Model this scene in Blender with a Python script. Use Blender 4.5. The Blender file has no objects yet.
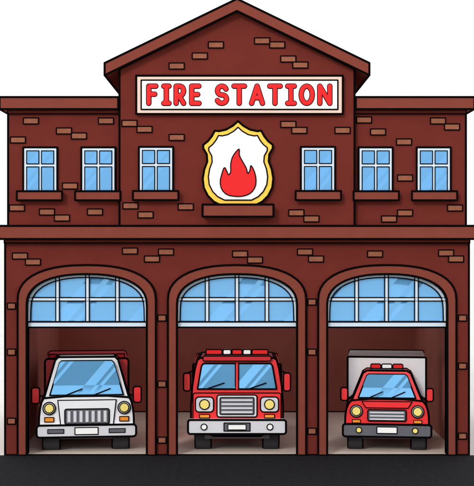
import bpy, bmesh, math, random
from mathutils import Vector
random.seed(4)
D=45.0; CH=212/30.0
sc=bpy.context.scene
# ---------------------------------------------------------------- materials
def s2l(c): 
    return tuple(((v/255)/12.92 if v/255<=0.04045 else ((v/255+0.055)/1.055)**2.4) for v in c)
def mat(name,rgb,rough=0.8,metal=0.0,noise=0.10,scale=3.0,bump=0.0,bscale=40,spec=0.3,coat=0):
    m=bpy.data.materials.new(name); m.use_nodes=True
    nt=m.node_tree; b=nt.nodes['Principled BSDF']
    c=s2l(rgb)
    b.inputs['Roughness'].default_value=rough; b.inputs['Metallic'].default_value=metal
    b.inputs['Specular IOR Level'].default_value=spec
    b.inputs['Coat Weight'].default_value=coat
    tc=nt.nodes.new('ShaderNodeTexCoord')
    if noise>0:
        n=nt.nodes.new('ShaderNodeTexNoise'); n.inputs['Scale'].default_value=scale; n.inputs['Detail'].default_value=6
        nt.links.new(tc.outputs['Object'],n.inputs['Vector'])
        r=nt.nodes.new('ShaderNodeValToRGB')
        r.color_ramp.elements[0].position=0.3; r.color_ramp.elements[1].position=0.7
        r.color_ramp.elements[0].color=tuple(v*(1-noise) for v in c)+(1,)
        r.color_ramp.elements[1].color=tuple(min(1,v*(1+noise)) for v in c)+(1,)
        nt.links.new(n.outputs['Fac'],r.inputs['Fac']); nt.links.new(r.outputs['Color'],b.inputs['Base Color'])
    else: b.inputs['Base Color'].default_value=c+(1,)
    if bump>0:
        n2=nt.nodes.new('ShaderNodeTexNoise'); n2.inputs['Scale'].default_value=bscale; n2.inputs['Detail'].default_value=5
        nt.links.new(tc.outputs['Object'],n2.inputs['Vector'])
        bp=nt.nodes.new('ShaderNodeBump'); bp.inputs['Strength'].default_value=bump; bp.inputs['Distance'].default_value=0.02
        nt.links.new(n2.outputs['Fac'],bp.inputs['Height']); nt.links.new(bp.outputs['Normal'],b.inputs['Normal'])
    return m
M={}
M['wall']=mat('painted_brick_maroon',(109,44,37),0.9,noise=0.07,scale=1.2,bump=0.2,spec=0.1)
M['trim']=mat('trim_brown',(129,64,52),0.85,noise=0.05,scale=2,bump=0.1,spec=0.1)
M['brick']=mat('exposed_brick',(148,91,69),0.9,noise=0.12,scale=5,bump=0.3,spec=0.1)
M['ink']=mat('black_edge_trim',(8,6,7),0.95,noise=0,spec=0.05)
M['white']=mat('white_paint',(250,250,250),0.6,noise=0.02)
M['cream']=mat('sign_frame',(240,208,192),0.6,noise=0.03)
M['frame']=mat('window_frame_paint',(212,228,242),0.5,noise=0.03)
M['red']=mat('red_enamel',(232,34,36),0.6,noise=0.02,spec=0.2)
M['gold']=mat('gold_paint',(252,208,72),0.5,noise=0.04)
M['inner']=mat('hall_plaster',(188,118,106),0.9,noise=0.06,scale=1,bump=0.1)
M['ceil']=mat('hall_ceiling',(180,140,130),0.9,noise=0.05)
M['floor']=mat('hall_concrete',(230,215,202),0.8,noise=0.06,scale=1.5,bump=0.1)
M['vwhite']=mat('vehicle_white',(243,243,247),0.45,noise=0.02,coat=0.15)
M['vred']=mat('vehicle_red',(246,46,50),0.45,noise=0.03,coat=0.15)
M['vdred']=mat('vehicle_dark_red',(200,32,40),0.45,noise=0.03)
M['chrome']=mat('bumper_grey',(218,218,224),0.5,noise=0.03)
M['dgrey']=mat('dark_grey_plastic',(98,98,106),0.7,noise=0.05)
M['tyre']=mat('tyre_rubber',(52,52,56),0.85,noise=0.1,scale=8)
M['hub']=mat('wheel_hub',(170,170,178),0.4,noise=0.05)
M['lamp']=mat('headlamp_lens',(255,232,130),0.3,noise=0.03)
M['orange']=mat('indicator_lens',(250,150,42),0.3,noise=0.03)
M['ground']=mat('pale_concrete',(232,230,226),0.95,noise=0.04,scale=0.3)
M['asphalt']=mat('asphalt',(30,30,33),0.95,noise=0.35,scale=7,bump=0.6,bscale=60,spec=0.1)

def glassmat(name,rgb,period,off,up=0.42,dn=0.06,metal=0.36):
    m=bpy.data.materials.new(name); m.use_nodes=True
    nt=m.node_tree; b=nt.nodes['Principled BSDF']; L=nt.links
    b.inputs['Base Color'].default_value=s2l(rgb)+(1,)
    b.inputs['Metallic'].default_value=metal; b.inputs['Roughness'].default_value=0.12
    # reflective glass: highlight streaks put in by tilting normals skyward along diagonal bands
    tc=nt.nodes.new('ShaderNodeTexCoord'); sp=nt.nodes.new('ShaderNodeSeparateXYZ'); L.new(tc.outputs['Object'],sp.inputs[0])
    def mth(op,a,bv=None):
        n=nt.nodes.new('ShaderNodeMath'); n.operation=op
        for i,v in enumerate([a,bv]):
            if v is None: continue
            if isinstance(v,(int,float)): n.inputs[i].default_value=v
            else: L.new(v,n.inputs[i])
        return n.outputs[0]
    x=mth('MULTIPLY',sp.outputs['Z'],-0.85)
    y=mth('ADD',sp.outputs['X'],x)
    z=mth('ADD',mth('DIVIDE',y,period),off)
    fr=mth('FRACT',z)
    a=mth('MULTIPLY',mth('GREATER_THAN',fr,0.30),mth('LESS_THAN',fr,0.52))
    c=mth('MULTIPLY',mth('GREATER_THAN',fr,0.60),mth('LESS_THAN',fr,0.68))
    k=mth('ADD',a,c)
    t=mth('SUBTRACT',mth('MULTIPLY',k,up+dn),dn)
    cb=nt.nodes.new('ShaderNodeCombineXYZ'); L.new(t,cb.inputs['Z'])
    g=nt.nodes.new('ShaderNodeNewGeometry')
    ad=nt.nodes.new('ShaderNodeVectorMath'); ad.operation='ADD'; L.new(g.outputs['Normal'],ad.inputs[0]); L.new(cb.outputs[0],ad.inputs[1])
    nm=nt.nodes.new('ShaderNodeVectorMath'); nm.operation='NORMALIZE'; L.new(ad.outputs[0],nm.inputs[0])
    L.new(nm.outputs[0],b.inputs['Normal'])
    return m
M['glass']=glassmat('blue_window_glass',(108,176,232),1.95,0.1)
M['tglass']=glassmat('blue_transom_glass',(120,188,242),2.6,0.15)
M['vglass']=glassmat('blue_windscreen_glass',(120,194,248),1.7,0.45)
def clearglass():
    m=bpy.data.materials.new('added_skylight_glass'); m.use_nodes=True; nt=m.node_tree
    out=nt.nodes['Material Output']; t=nt.nodes.new('ShaderNodeBsdfTransparent'); g=nt.nodes.new('ShaderNodeBsdfGlossy'); mx=nt.nodes.new('ShaderNodeMixShader')
    mx.inputs[0].default_value=0.08; nt.links.new(t.outputs[0],mx.inputs[1]); nt.links.new(g.outputs[0],mx.inputs[2]); nt.links.new(mx.outputs[0],out.inputs[0]); return m
M['added_skylight']=clearglass()  # clear pane for the roof opening added to light the hall

# ---------------------------------------------------------------- builder
class Thing:
    def __init__(s,name,loc=(0,0,0)):
        s.e=bpy.data.objects.new(name,None); s.e.location=loc; s.e.empty_display_size=0.3
        sc.collection.objects.link(s.e); s.parts={}
    def add(s,part,m,V,F,smooth=False):
        p=s.parts.setdefault((part,m),[[],[],smooth]); n=len(p[0])
        p[0].extend(V); p[1].extend([tuple(i+n for i in f) for f in F])
    def finish(s):
        for (part,m),(V,F,sm) in s.parts.items():
            me=bpy.data.meshes.new(part); me.from_pydata([tuple(v) for v in V],[],F); me.update()
            me.materials.append(M[m])
            bm=bmesh.new(); bm.from_mesh(me); bmesh.ops.recalc_face_normals(bm,faces=bm.faces); bm.to_mesh(me); bm.free()
            if sm:
                for p in me.polygons: p.use_smooth=True
            o=bpy.data.objects.new(part,me); o.parent=s.e; sc.collection.objects.link(o)
def tube(T,part,m,pts,r,closed=False,n=8,sq=1.0):
    pts=[Vector(p) for p in pts]; V=[];F=[]
    if closed: seg=[(pts[i],pts[(i+1)%len(pts)]) for i in range(len(pts))]
    else: seg=list(zip(pts[:-1],pts[1:]))
    for a,b in seg:
        d=b-a
        if d.length<1e-5: continue
        d.normalize(); up=Vector((0,1,0)) if abs(d.y)<0.9 else Vector((1,0,0))
        u=d.cross(up).normalized(); w=u.cross(d).normalized(); k=len(V)
        for p in (a,b):
            for i in range(n):
                t=2*math.pi*i/n; o=u*math.cos(t)*r+w*math.sin(t)*r
                if sq!=1: o.y*=sq
                V.append(p+o)
        for i in range(n): F.append((k+i,k+(i+1)%n,k+n+(i+1)%n,k+n+i))
    for p in pts:
        k=len(V); R=max(4,n//2); 
        V.append(p+Vector((0,0,r)))
        for j in range(1,R):
            ph=math.pi*j/R
            for i in range(n):
                t=2*math.pi*i/n; V.append(p+Vector((math.sin(ph)*math.cos(t)*r,math.sin(ph)*math.sin(t)*r*sq,math.cos(ph)*r)))
        V.append(p-Vector((0,0,r))); e=len(V)-1
        for i in range(n):
            F.append((k,k+1+i,k+1+(i+1)%n)); F.append((e,e-n+(i+1)%n,e-n+i))
            for j in range(R-2):
                a0=k+1+j*n; F.append((a0+i,a0+n+i,a0+n+(i+1)%n,a0+(i+1)%n))
    T.add(part,m,V,F,True)
INK=0.036
def prism(T,part,m,P,y0,y1,ink=INK,slope=0,edges=None,back=True):
    zm=min(p[1] for p in P); f=lambda p:y0+slope*(p[1]-zm); n=len(P)
    V=[(p[0],f(p),p[1]) for p in P]+[(p[0],y1,p[1]) for p in P]
    F=[tuple(range(n)),tuple(range(2*n-1,n-1,-1))]+[(i,(i+1)%n,n+(i+1)%n,n+i) for i in range(n)]
    T.add(part,m,V,F)
    if ink:
        tube(T,'edge_lines','ink',V[:n],ink,True)
        if back and y1-y0>0.6:
            tube(T,'edge_lines','ink',V[n:],ink,True)
            for i in range(n):
                a=Vector(P[i])-Vector(P[i-1]); b=Vector(P[(i+1)%n])-Vector(P[i])
                if a.length>1e-6 and b.length>1e-6 and a.angle(b)>0.6: tube(T,'edge_lines','ink',[V[i],V[n+i]],ink)
def rr(x0,z0,x1,z1,r,n=5):
    if x0>x1:x0,x1=x1,x0
    if z0>z1:z0,z1=z1,z0
    out=[]
    for cx,cz,a in ((x1-r,z1-r,0),(x0+r,z1-r,90),(x0+r,z0+r,180),(x1-r,z0+r,270)):
        for i in range(n+1):
            t=math.radians(a+90*i/n); out.append((cx+r*math.cos(t),cz+r*math.sin(t)))
    return out
def fx(p):return (p-237)/30
def fz(p):return (455-p)/30
def U(l):return [(fx(a),fz(b)) for a,b in l]
def R(a,b,c,d):return U([(a,d),(a,b),(c,b),(c,d)])
def smooth(P,it=2):
    for _ in range(it):
        Q=[]
        for i in range(len(P)):
            a=P[i];b=P[(i+1)%len(P)]
            Q+= [(a[0]*.75+b[0]*.25,a[1]*.75+b[1]*.25),(a[0]*.25+b[0]*.75,a[1]*.25+b[1]*.75)]
        P=Q
    return P
def mir(P,c=237): return P+[(2*c-a,b) for a,b in reversed(P) if abs(a-c)>0.01]

# ---------------------------------------------------------------- fire station
S=Thing('fire_station')
def arch(cx,hw,top,spring,n=22,e=2.35):
    out=[]
    for i in range(n+1):
        t=math.pi*(1-i/n); c,s_=math.cos(t),math.sin(t)
        out.append((cx+hw*math.copysign(abs(c)**(2/e),c), spring-(spring-top)*abs(s_)**(2/e)))
    return out
DC=(87,237,387)
low=[(5,455),(5,238),(469,238),(469,455)]
for cx in reversed(DC):
    a=arch(cx,60,274,305); low+= [(cx+60,455)]+list(reversed(a))+[(cx-60,455)]
prism(S,'ground_storey_wall','wall',U(low),0,0.5,ink=INK,back=False)
for cx in DC:
    o=arch(cx,69,265,300); i_=arch(cx,60,274,305)
    P=[(cx-69,455)]+o+[(cx+69,455),(cx+60,455)]+list(reversed(i_))+[(cx-60,455)]
    prism(S,'arch_surround','trim',U(P),-0.10,0.46,back=False)
    t=arch(cx,60,274,305); gl=U([(cx-60,325)]+t+[(cx+60,325)])
    prism(S,'transom_glass','tglass',gl,0.20,0.23,ink=0)
    prism(S,'transom_bar','frame',R(cx-60,322,cx+60,327.5),0.10,0.28,ink=0.028)
    def topz(x):
        c=min(0.999,abs(x-cx)/60); return 305-31*(1-c**2.35)**(1/2.35)
    for x in (cx-30,cx,cx+30):
        prism(S,'transom_mullion','frame',R(x-1.6,topz(x)-1,x+1.6,322.2),0.12,0.21,ink=0)
        for d in (-1.8,1.8): tube(S,'edge_lines','ink',[(fx(x+d),0.12,fz(topz(x))),(fx(x+d),0.12,fz(322))],0.019)
    prism(S,'transom_mullion','frame',R(cx-59.5,298,cx+59.5,301),0.135,0.205,ink=0)
    for d in (297.8,301.2): tube(S,'edge_lines','ink',[(fx(cx-59),0.135,fz(d)),(fx(cx+59),0.135,fz(d))],0.019)
    rim=arch(cx,60,274,305); tube(S,'transom_mullion','frame',[(fx(a),0.17,fz(b)) for a,b in [(cx-59,322)]+[(cx+(a-cx)*0.975,b+1.7) for a,b in rim]+[(cx+59,322)]],0.055)
    tube(S,'edge_lines','ink',[(fx(a),0.12,fz(b)) for a,b in [(cx-57,322)]+[(cx+(a-cx)*0.945,b+3.6) for a,b in rim]+[(cx+57,322)]],0.019)
prism(S,'main_cornice','trim',R(0.5,226,473.5,239),-0.42,0.3)
prism(S,'main_cornice_bed','wall',R(5,239,469,243),-0.16,0.0,ink=0.022,back=False)
prism(S,'upper_storey_wall','wall',R(8,110,121,237.9),0,6)
prism(S,'upper_storey_wall','wall',R(353,110,466,237.9),0,6)
for a,b in ((1,119),(355,473)):
    prism(S,'parapet_cornice','trim',R(a,98,b,110),-0.30,6.2)
for a,b in ((8,119.5),(354.5,466)):
    prism(S,'parapet_bed_mould','wall',R(a,110,b,114),-0.08,0.0,ink=0.02,back=False)
gw=[(120,237.9),(120,70),(237,12.5),(354,70),(354,237.9)]
prism(S,'gable_wall','wall',U(gw),-0.22,6.01)
roof=[(106,65),(237,1.5),(368,65),(368,77),(237,13.5),(106,77)]
prism(S,'gable_roof','trim',U(roof),-0.50,6.3)
def bx(part,m,x0,x1,y0,y1,z0,z1,ink=0):
    prism(S,part,m,[(x0,z0),(x0,z1),(x1,z1),(x1,z0)],y0,y1,ink=ink)
XL,XR=fx(5),fx(469); YB=11.4
bx('hall_side_wall','wall',XL,XL+0.25,0.5,YB+0.3,0,7.2); bx('hall_side_wall','wall',XR-0.25,XR,0.5,YB+0.3,0,7.2)
bx('hall_lining','inner',XL+0.25,XL+0.3,0.51,YB,0.003,7.19); bx('hall_lining','inner',XR-0.3,XR-0.25,0.51,YB,0.003,7.19)
bx('hall_back_wall','inner',XL+0.3,XR-0.3,YB,YB+0.3,0.003,7.2)
bx('hall_ceiling','ceil',XL+0.3,XR-0.3,0.5,5.2,7.0,7.2)
bx('hall_roof','ceil',XL+0.3,XR-0.3,10.9,YB,7.0,7.2)
for i in range(9):  # unseen roof opening, added to let sky light into the hall
    x=XL+0.3+(XR-XL-0.75)*i/8; bx('added_skylight_rafter','ceil',x,x+0.15,6.0,10.9,7.0,7.2)
S.add('added_skylight_pane','added_skylight',[(XL+.3,6.02,7.22),(XR-.3,6.02,7.22),(XR-.3,10.9,7.22),(XL+.3,10.9,7.22)],[(0,1,2,3)])
bx('hall_floor','floor',XL,XR,0.004,YB+0.3,-0.15,0.0)
tube(S,'edge_lines','ink',[(XL,-0.02,0.0),(XR,-0.02,0.0)],0.036)
tube(S,'edge_lines','ink',[(XL+.3,YB-0.01,0.0),(XR-.3,YB-0.01,0.0)],0.04)
for cx in (40.5,98.5,156.5,317.5,375.5,433.5):
    yo=-0.22 if 120<cx<354 else 0.0
    x0,x1,z0,z1=cx-17,cx+17,147.5,193
    prism(S,'window_frame','frame',R(x0,z0,x1,z1),yo-0.07,yo,ink=0.034,back=False)
    for (a,b,c,d) in ((x0+3.5,z0+3.5,cx-1.3,164),(cx+1.3,z0+3.5,x1-3.5,164),(x0+3.5,167,cx-1.3,z1-2),(cx+1.3,167,x1-3.5,z1-2)):
        prism(S,'window_pane','glass',R(a,b,c,d),yo-0.085,yo-0.072,ink=0.017,back=False)
    prism(S,'window_sill','trim',R(cx-22.5,191.5,cx+22.5,200.5),yo-0.26,yo,ink=0.034,back=False)
prism(S,'shield_ledge','trim',R(203,205,273,217),-0.60,-0.22,back=False)
up=[(262,42,1),(277,46,1),(216,46,1),(200,57,1),(177,67,1),(300,66,1),(288,60,1),
 (31,121,0),(64,131,0),(79,136,0),(18,140,0),(106,121,0),(70,186,0),(62,218,0),(47,212,0),(95,212,0),(17,208,0),
 (130,124,1),(145,130,1),(177,138,1),(186,207,1),(146,215,1),(299,131,1),(288,125,1),(342,131,1),(296,213,1),(311,219,1),(131,206,1),
 (364,120,0),(378,132,0),(438,121,0),(452,127,0),(404,142,0),(405,213,0),(389,219,0),(455,208,0),(405,178,0)]
lo=[(166,252),(152,259),(305,252),(316,259),(20,256),(33,262),(446,253),(456,259),(130,251),(240,254),(255,260),(375,254),
 (162,318),(312,352),(162,384),(312,431),(162,440),(312,302),(11.5,306),(11.5,352),(11.5,421),(462.5,318),(462.5,366),(462.5,436)]
def brk(cx,cy,yo,w=15,h=6):
    prism(S,'exposed_brick','brick',R(cx-w/2,cy-h/2,cx+w/2,cy+h/2),yo-0.03,yo,ink=0.021,back=False)
for a,b,g in up: brk(a,b,-0.22 if g else 0.0)
for a,b in lo: brk(a,b,0.0,w=15 if b<280 else 8)
S.finish()

# ---------------------------------------------------------------- sign
G=Thing('fire_station_sign',(fx(239.5),-0.22,fz(96)))
def gp(px,py): return ((px-239.5)/30,(96-py)/30)
def GR(a,b,c,d): return [gp(a,d),gp(a,b),gp(c,b),gp(c,d)]
prism(G,'sign_frame','cream',GR(137,77,342,115),-0.14,0,back=False)
prism(G,'sign_board','white',GR(142,81.5,337,110.5),-0.16,-0.141,ink=0.024,back=False)
def arc(cx,cy,rx,ry,a0,a1,n=10):
    return [(cx+rx*math.cos(math.radians(a0+(a1-a0)*i/n)),cy-ry*math.sin(math.radians(a0+(a1-a0)*i/n))) for i in range(n+1)]
GL={'F':(12,[[(0,0),(0,17)],[(0,0),(9.5,0)],[(0,8),(8,8)]]),
 'I':(9,[[(3.7,0),(3.7,17)],[(0.3,0),(7.2,0)],[(0.3,17),(7.2,17)]]),
 'R':(13,[[(0,17),(0,0),(5,0)]+arc(5,4.7,5.0,4.7,90,-90,8)+[(0,9.4)],[(4,9.4),(10,17)]]),
 'E':(12,[[(9.5,0),(0,0),(0,17),(9.8,17)],[(0,8.3),(8,8.3)]]),
 'S':(12.5,[arc(5.3,4.4,4.6,4.4,20,270,12)+arc(5.3,12.8,4.9,4.2,90,-160,12)]),
 'T':(13,[[(0,0),(11,0)],[(5.5,0),(5.5,17)]]),
 'A':(13.5,[[(0,17),(5.7,0),(11.4,17)],[(2.2,11.5),(9.2,11.5)]]),
 'O':(14,[arc(5.8,8.5,5.8,8.5,0,360,24)]),
 'N':(13.5,[[(0,17),(0,0),(10.5,17),(10.5,0)]])}
def word(w,x,x1,y,gap=4.6):
    tot=sum(GL[c][0]-2 for c in w); k=(x1-x-gap*(len(w)-1))/tot
    for c in w:
        wd,st=GL[c]
        for s_ in st:
            P=[gp(x+a*k,y+b) for a,b in s_]
            tube(G,'lettering_outline','ink',[(p[0],-0.162,p[1]) for p in P],0.094,n=16,sq=0.15)
            tube(G,'lettering','red',[(p[0],-0.178,p[1]) for p in P],0.069,n=20,sq=0.13)
        x+=(wd-2)*k+gap
word('FIRE',149.5,199.5,87.5,gap=7.3)
word('STATION',217,330,87.5,gap=7.1)
G.finish()

# ---------------------------------------------------------------- shield
H=Thing('flame_shield_emblem',(fx(238),-0.22,fz(165)))
def hp(P): return [((a-238)/30,(165-b)/30) for a,b in P]
half=[(238,122),(233,126.5),(226,130.5),(219,132),(215,131.5),(212,137),(208,142),(203.5,145.5),(203.5,149),(207,155),(207.5,162),(204.5,170),(203,179),(204,188),(208,196),(214,202),(222,206)]
sh=mir(half,238)
prism(H,'shield_border','gold',hp(sh),-0.12,0,ink=0.036,back=False)
inner=[(238+(a-238)*0.84, 166+(b-166)*0.86) for a,b in sh]
prism(H,'shield_field','white',hp(inner),-0.14,-0.121,ink=0.022,back=False)
fl=[(236,197),(227,195.5),(221.5,190),(220,182),(222,174),(224.5,167),(227,172),(228.5,176),(231,173),(230.5,165),(232.5,157),(238,150),(239.5,150),(239,156),(243,163),(246.5,169),(247.5,175),(250,171),(250.5,165),(254,171),(256,179),(255.5,187),(251,193.5),(244,196.5)]
prism(H,'flame','red',hp(smooth(fl,1)),-0.165,-0.141,ink=0.018,back=False)
H.finish()

# ---------------------------------------------------------------- vehicles
class Veh(Thing):
    Y0=0.55
    def __init__(s,name,cx):
        s.cx=cx; s.k=(D+s.Y0)/D/30
        super().__init__(name,((cx-237)*s.k,s.Y0,0))
        s.e.rotation_euler=(0,0,-math.atan2((cx-237)*s.k,D+s.Y0)*0.95)
    def p(s,px,py,yl):
        q=(D+s.Y0+yl)/D/30
        return ((px-s.cx)*q, CH-(py-243)*q)
    def rect(s,a,b,c,d,yl,r=0):
        x0,z1=s.p(a,b,yl); x1,z0=s.p(c,d,yl)
        z0=max(z0,0.3)
        return rr(x0,z0,x1,z1,r) if r else [(x0,z0),(x0,z1),(x1,z1),(x1,z0)]
    def poly(s,P,yl): return [s.p(a,b,yl) for a,b in P]
    def disc(s,part,m,px,py,r,y0,y1,ink=0.02):
        x,z=s.p(px,py,y0); r/=30
        prism(s,part,m,[(x+r*math.cos(t*math.pi/10),z+r*math.sin(t*math.pi/10)) for t in range(20)],y0,y1,ink=ink,back=False)
    def wheel(s,a,b,yc,rad=0.47):
        x0=s.p(a,400,yc-rad*.7)[0]; x1=s.p(b,400,yc-rad*.7)[0]; out=x0 if abs(x0)>abs(x1) else x1; inn=x1 if out==x0 else x0
        N=28; sg=1 if out>0 else -1; w=abs(out-inn); b_=0.05
        prof=[(inn,rad*0.9),(inn+sg*b_,rad),(out-sg*b_,rad),(out,rad*0.9),(out,rad*0.6)]
        V=[];F=[]
        for x,r in prof:
            for i in range(N):
                t=2*math.pi*i/N; V.append((x,yc+r*math.cos(t),rad+r*math.sin(t)))
        for j in range(len(prof)-1):
            for i in range(N): F.append((j*N+i,j*N+(i+1)%N,(j+1)*N+(i+1)%N,(j+1)*N+i))
        F.append(tuple(range(N)))
        s.add('tyre','tyre',V,F)
        for x in (inn,out): tube(s,'edge_lines','ink',[(x,yc+rad*.93*math.cos(2*math.pi*i/20),rad+rad*.93*math.sin(2*math.pi*i/20)) for i in range(20)],0.022,True)
        V=[];F=[]
        for x,r in ((out,rad*0.6),(out-sg*0.06,rad*0.5),(out-sg*0.05,rad*0.2),(out+sg*0.0,rad*0.16)):
            for i in range(N):
                t=2*math.pi*i/N; V.append((x,yc+r*math.cos(t),rad+r*math.sin(t)))
        for j in range(3):
            for i in range(N): F.append((j*N+i,j*N+(i+1)%N,(j+1)*N+(i+1)%N,(j+1)*N+i))
        F.append(tuple(range(3*N,4*N)))
        s.add('wheel_hub','hub',V,F)
    def sidebox(s,part,m,xo,y0,y1,z0,z1,t=0.02):
        for sg in (-1,1):
            a=sg*xo; b=sg*(xo+t)
            x0,x1=min(a,b),max(a,b)
            prism(s,part,m,[(x0,z0),(x0,z1),(x1,z1),(x1,z0)],y0,y1,ink=0)
            e=b+sg*0.001
            tube(s,'edge_lines','ink',[(e,y0,z0),(e,y0,z1),(e,y1,z1),(e,y1,z0)],0.016,True)
    def sidewin(s,lo,hi,dst,y0,y1,a=0.15,b=0.85):
        # pane lying on the leaning cab side; lo/hi = drawing points of the cab edge at depth dst
        A0=Vector(s.p(lo[0],lo[1],dst)); B0=Vector(s.p(hi[0],hi[1],dst))
        P=A0.lerp(B0,a); Q=A0.lerp(B0,b); f=0.28*(Q.y-A0.y); g=0.28*(P.y-A0.y)
        for sg in (-1,1):
            x=lambda v,o:sg*(abs(v)+o)
            V=[(x(P.x,.012),y0+g,P.y),(x(Q.x,.012),y0+f,Q.y),(x(Q.x,.012),y1,Q.y),(x(P.x,.012),y1,P.y)]
            V+=[(x(P.x,-.01),y0+g,P.y),(x(Q.x,-.01),y0+f,Q.y),(x(Q.x,-.01),y1,Q.y),(x(P.x,-.01),y1,P.y)]
            s.add('side_window','vglass',V,[(0,1,2,3),(7,6,5,4),(0,1,5,4),(1,2,6,5),(2,3,7,6),(3,0,4,7)])
            tube(s,'edge_lines','ink',V[:4],0.018,True)

# ---- white truck with red body
A=Veh('ambulance',86.5); c=86.5
prism(A,'rear_body','vred',A.rect(45,358.5,128,432,1.9,r=0.12),1.9,5.2)
for a,b in ((49,57),(116,124)):
    prism(A,'roof_beacon','red',A.rect(a,354,b,358.5,1.95),1.95,2.3,ink=0.02)
prism(A,'cab_upper','vwhite',A.poly([(44,399),(55,361),(58,358),(115,358),(118,361),(129,399)],0.5),0.5,1.9,slope=0.28)
A.sidewin((44,399),(55,361),0.5,0.7,1.75)
prism(A,'windscreen','vglass',A.poly([(50,395),(59.5,363.5),(61.5,361.5),(111.5,361.5),(113.5,363.5),(123,395)],0.46),0.46,0.55,slope=0.28,ink=0.026,back=False)
for (u,v,w,z) in ((66,395,82,389),(94,395,110,389)):
    a=A.p(u,v,.4); b=A.p(w,z,.4); tube(A,'wiper','ink',[(a[0],.41,a[1]),(b[0],.47,b[1])],0.02)
prism(A,'front_body','vwhite',A.poly(smooth([(40,436),(39,420),(41,403),(45,396),(128,396),(132,403),(134,420),(133,436)],1),0.1),0.1,1.9)
prism(A,'bonnet_panel','vwhite',A.poly([(61,426),(58,400),(116,400),(113,426)],0.06),0.06,0.1,ink=0.018,back=False)
prism(A,'grille','dgrey',A.rect(65,409,109,424,0.03,r=0.06),0.03,0.06,ink=0.022,back=False)
for i in range(7): prism(A,'grille_bar','chrome',A.rect(67.5+i*6,411,70.5+i*6,422,0.0),0.0,0.03,ink=0)
for px in (49.5,124):
    A.disc('headlamp_bezel','chrome',px,408,6.3,0.05,0.1); A.disc('headlamp','lamp',px,408,4.6,0.02,0.05,ink=0.016)
    prism(A,'indicator','orange',A.rect(px-4.5,417,px+4.5,421.5,0.05),0.05,0.1,ink=0.016,back=False)
prism(A,'bumper','chrome',A.rect(37,425,136,437,-0.1,r=0.1),-0.1,0.12,back=False)
prism(A,'licence_plate','white',A.rect(75,427.5,98,434.5,-0.12),-0.12,-0.1,ink=0.017,back=False)
for px in (56,117): prism(A,'bumper_slot','dgrey',A.rect(px-8,429,px+8,433,-0.12),-0.12,-0.1,ink=0.014,back=False)
for sg in (-1,1):
    o=lambda d:c+sg*d
    prism(A,'mirror','vred',A.rect(o(46.5),387,o(54.5),403,0.45,r=0.08),0.45,0.62,ink=0.026)
    a=A.p(o(40),397,.55); b=A.p(o(47),395,.55); tube(A,'mirror_arm','ink',[(a[0],.6,a[1]),(b[0],.55,b[1])],0.03)
A.wheel(43,60,0.75); A.wheel(129,112,0.75); A.wheel(45,59,4.3); A.wheel(128,114,4.3)
prism(A,'chassis','dgrey',[(-1.1,0.42),(-1.1,0.62),(1.1,0.62),(1.1,0.42)],0.3,5.1,ink=0)
A.sidebox('locker_door','vwhite',1.43,2.3,3.5,1.1,1.5); A.sidebox('locker_door','vwhite',1.43,3.8,5.0,1.1,1.5)
A.finish()

# ---- fire engine
E=Veh('fire_engine',237); c=237
prism(E,'rear_body','vred',E.rect(193,364,281,432,2.5,r=0.05),2.5,7.0)
prism(E,'cab','vred',E.poly(smooth([(191,436),(191,395),(196,361),(201,357),(273,357),(278,361),(283,395),(283,436)],1),0.15),0.15,2.3)
E.sidewin((191,395),(196,361),0.15,0.5,1.1,0.2,0.8); E.sidewin((191,395),(196,361),0.15,1.35,2.1,0.2,0.8)
prism(E,'roof_visor','vdred',E.rect(203,356,271,361,0.05,r=0.05),0.02,0.4,ink=0.02)
prism(E,'light_bar_base','dgrey',E.rect(205,354.5,269,357.5,0.35),0.35,0.75,ink=0.02)
for a,b,m in ((206,222,'red'),(223,231,'white'),(232,242,'red'),(243,251,'white'),(252,268,'red')):
    prism(E,'light_bar_lens',m,E.rect(a,349.5,b,354.6,0.38,r=0.05),0.38,0.7,ink=0.022)
prism(E,'windscreen','vglass',E.poly([(197.5,389),(201.5,366),(203.5,363.5),(270.5,363.5),(272.5,366),(276.5,389)],0.1),0.1,0.16,ink=0.028,back=False)
a=E.p(237,364,.08); b=E.p(237,389,.08); tube(E,'windscreen_post','vred',[(a[0],.09,a[1]),(b[0],.09,b[1])],0.045)
for d in(-1.7,1.7):
    a=E.p(237+d,364,.08); b=E.p(237+d,389,.08); tube(E,'edge_lines','ink',[(a[0],.07,a[1]),(b[0],.07,b[1])],0.016)
for (u,v,w,z) in ((208,388.5,224,383),(250,388.5,266,383)):
    a=E.p(u,v,.05); b=E.p(w,z,.05); tube(E,'wiper','ink',[(a[0],.06,a[1]),(b[0],.06,b[1])],0.02)
prism(E,'front_panel','vred',E.rect(193,393,281,420,0.1,r=0.08),0.1,0.15,ink=0.02,back=False)
prism(E,'grille_surround','chrome',E.rect(217,395,257,417,0.06,r=0.08),0.06,0.1,ink=0.022,back=False)
prism(E,'grille','dgrey',E.rect(220,397.5,254,414.5,0.04,r=0.04),0.04,0.06,ink=0.016,back=False)
for i in range(4): prism(E,'grille_bar','chrome',E.rect(221.5,399.3+i*4,252.5,401+i*4,0.02),0.02,0.04,ink=0)
for px in (204.5,269.5):
    prism(E,'headlamp_bezel','chrome',E.rect(px-9,397,px+9,412,0.06,r=0.12),0.06,0.1,ink=0.022,back=False)
    E.disc('headlamp','lamp',px,404.5,5,0.03,0.06,ink=0.018)
    prism(E,'indicator','orange',E.rect(px-5,414.5,px+5,418,0.05),0.05,0.1,ink=0.016,back=False)
prism(E,'bumper','chrome',E.rect(188,420,286,434,-0.3,r=0.08),-0.3,0.15)
prism(E,'bumper_grid','dgrey',E.rect(224,423,250,431,-0.32),-0.32,-0.3,ink=0.018,back=False)
prism(E,'licence_plate','white',E.rect(228,424.5,246,429.8,-0.34),-0.34,-0.32,ink=0.014,back=False)
for px in (204,270): E.disc('fog_lamp','white',px,427,3,-0.33,-0.3,ink=0.018)
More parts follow.
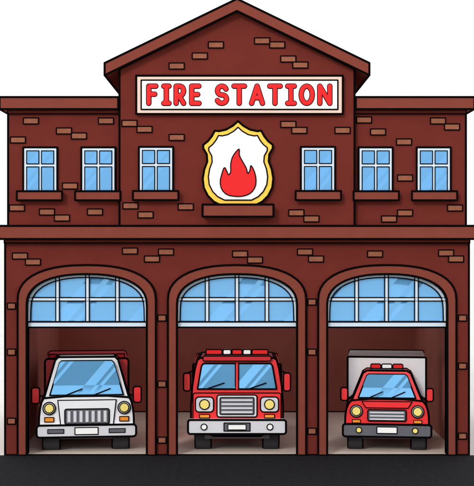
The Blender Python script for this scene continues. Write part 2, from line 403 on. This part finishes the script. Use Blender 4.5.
for sg in (-1,1):
    o=lambda d:c+sg*d
    prism(E,'mirror','vred',E.rect(o(46.5),373,o(53.5),391,0.2,r=0.08),0.2,0.36,ink=0.026)
    a=E.p(o(42),370,.3); b=E.p(o(49),373,.3); tube(E,'mirror_arm','ink',[(a[0],.35,a[1]),(b[0],.3,b[1])],0.03)
E.wheel(195,211,0.85); E.wheel(279,263,0.85); E.wheel(195,209,5.5); E.wheel(279,265,5.5)
prism(E,'chassis','dgrey',[(-1.1,0.42),(-1.1,0.62),(1.1,0.62),(1.1,0.42)],0.3,6.9,ink=0)
E.sidebox('locker_shutter','chrome',1.55,2.9,4.6,1.2,2.7); E.sidebox('locker_shutter','chrome',1.55,6.1,6.8,1.2,2.7)
E.finish()

# ---- rescue truck with white box
T3=Veh('rescue_truck',387); c=387
prism(T3,'box_body','vwhite',T3.rect(348,357,426,428,1.5,r=0.05),1.5,4.4)
prism(T3,'cab_upper','vred',T3.poly([(352,401),(363,374),(367,371.5),(407,371.5),(411,374),(422,401)],0.4),0.4,1.5,slope=0.3)
T3.sidewin((352,401),(363,374),0.4,0.6,1.35)
prism(T3,'windscreen','vglass',T3.poly([(358.5,398),(367,376.5),(369,375),(405,375),(407,376.5),(415.5,398)],0.36),0.36,0.46,slope=0.3,ink=0.026,back=False)
for (u,v,w,z) in ((370,397.5,383,392),(392,397.5,405,392)):
    a=T3.p(u,v,.3); b=T3.p(w,z,.3); tube(T3,'wiper','ink',[(a[0],.3,a[1]),(b[0],.36,b[1])],0.018)
prism(T3,'light_bar_base','dgrey',T3.rect(371,368.5,403,371.5,0.8),0.8,1.1,ink=0.018)
for a,b,m in ((371,381,'red'),(382,392,'white'),(393,403,'red')):
    prism(T3,'light_bar_lens',m,T3.rect(a,364,b,368.6,0.82,r=0.05),0.82,1.05,ink=0.02)
prism(T3,'front_body','vred',T3.poly(smooth([(346,436),(345,420),(347,406),(353,399),(421,399),(427,406),(429,420),(428,436)],1),0.1),0.1,1.5)
prism(T3,'bonnet','vred',T3.poly([(366,408),(362,401.5),(412,401.5),(408,408)],0.06),0.06,0.1,ink=0.017,back=False)
prism(T3,'grille','dgrey',T3.rect(368,410,406,421,0.04,r=0.05),0.04,0.1,ink=0.022,back=False)
for i in range(3): prism(T3,'grille_bar','chrome',T3.rect(370,412+i*3.3,404,413.4+i*3.3,0.02),0.02,0.04,ink=0)
for px in (356.5,417.5):
    T3.disc('headlamp_bezel','chrome',px,411.5,6.2,0.05,0.1); T3.disc('headlamp','lamp',px,411.5,4.6,0.02,0.05,ink=0.016)
    prism(T3,'indicator','orange',T3.rect(px-4,420,px+4,423.3,0.05),0.05,0.1,ink=0.014,back=False)
prism(T3,'bumper','dgrey',T3.rect(343,424.5,431,437,-0.1,r=0.09),-0.1,0.12,back=False)
prism(T3,'licence_plate','white',T3.rect(377,427,397,433.5,-0.12),-0.12,-0.1,ink=0.017,back=False)
for px in (359,415): T3.disc('fog_lamp','lamp',px,430.5,2.8,-0.13,-0.1,ink=0.016)
for sg in (-1,1):
    o=lambda d:c+sg*d
    prism(T3,'mirror','vred',T3.rect(o(39),388,o(46),401,0.4,r=0.08),0.4,0.56,ink=0.026)
    a=T3.p(o(34),399,.5); b=T3.p(o(40),397,.5); tube(T3,'mirror_arm','ink',[(a[0],.5,a[1]),(b[0],.48,b[1])],0.03)
T3.wheel(348,363,0.75); T3.wheel(426,411,0.75); T3.wheel(349,363,3.6); T3.wheel(425,411,3.6)
prism(T3,'chassis','dgrey',[(-1.0,0.42),(-1.0,0.62),(1.0,0.62),(1.0,0.42)],0.3,4.3,ink=0)
T3.finish()

# ---------------------------------------------------------------- ground
def sheet(name,m,x0,x1,y0,y1,z):
    me=bpy.data.meshes.new(name); me.from_pydata([(x0,y0,z),(x1,y0,z),(x1,y1,z),(x0,y1,z)],[],[(0,1,2,3)]); me.materials.append(M[m])
    o=bpy.data.objects.new(name,me); sc.collection.objects.link(o)
sheet('ground','ground',-1500,1500,-1500,1500,-0.16)
sheet('road','asphalt',-400,400,-16,-0.0,-0.008)
# ---------------------------------------------------------------- light
w=bpy.data.worlds.new('World'); sc.world=w; w.use_nodes=True; nt=w.node_tree; bg=nt.nodes['Background']
sun_dir=Vector((-0.36,-0.84,0.42)).normalized()
sky=nt.nodes.new('ShaderNodeTexSky'); sky.sky_type='NISHITA'; sky.sun_disc=False
sky.sun_elevation=math.asin(sun_dir.z); sky.sun_rotation=math.atan2(sun_dir.x,sun_dir.y)
mx=nt.nodes.new('ShaderNodeMix'); mx.data_type='RGBA'; mx.inputs[0].default_value=0.90
nt.links.new(sky.outputs[0],mx.inputs[6]); mx.inputs[7].default_value=(11.2,11.2,11.2,1)
nt.links.new(mx.outputs[2],bg.inputs['Color']); bg.inputs['Strength'].default_value=0.1
l=bpy.data.lights.new('sun','SUN'); l.energy=1.35; l.angle=math.radians(12); l.color=(1,0.97,0.93)
lo_=bpy.data.objects.new('sun',l); lo_.rotation_euler=(-sun_dir).to_track_quat('-Z','Y').to_euler(); sc.collection.objects.link(lo_)
# ---------------------------------------------------------------- camera
cam=bpy.data.cameras.new('camera'); cam.sensor_width=36; cam.lens=36*D/16.2; cam.clip_end=5000
co=bpy.data.objects.new('camera',cam); co.location=(0,-D,CH); co.rotation_euler=(math.radians(90),0,0); sc.collection.objects.link(co); sc.camera=co
sc.view_settings.view_transform='Standard'; sc.view_settings.look='None'; sc.view_settings.exposure=0
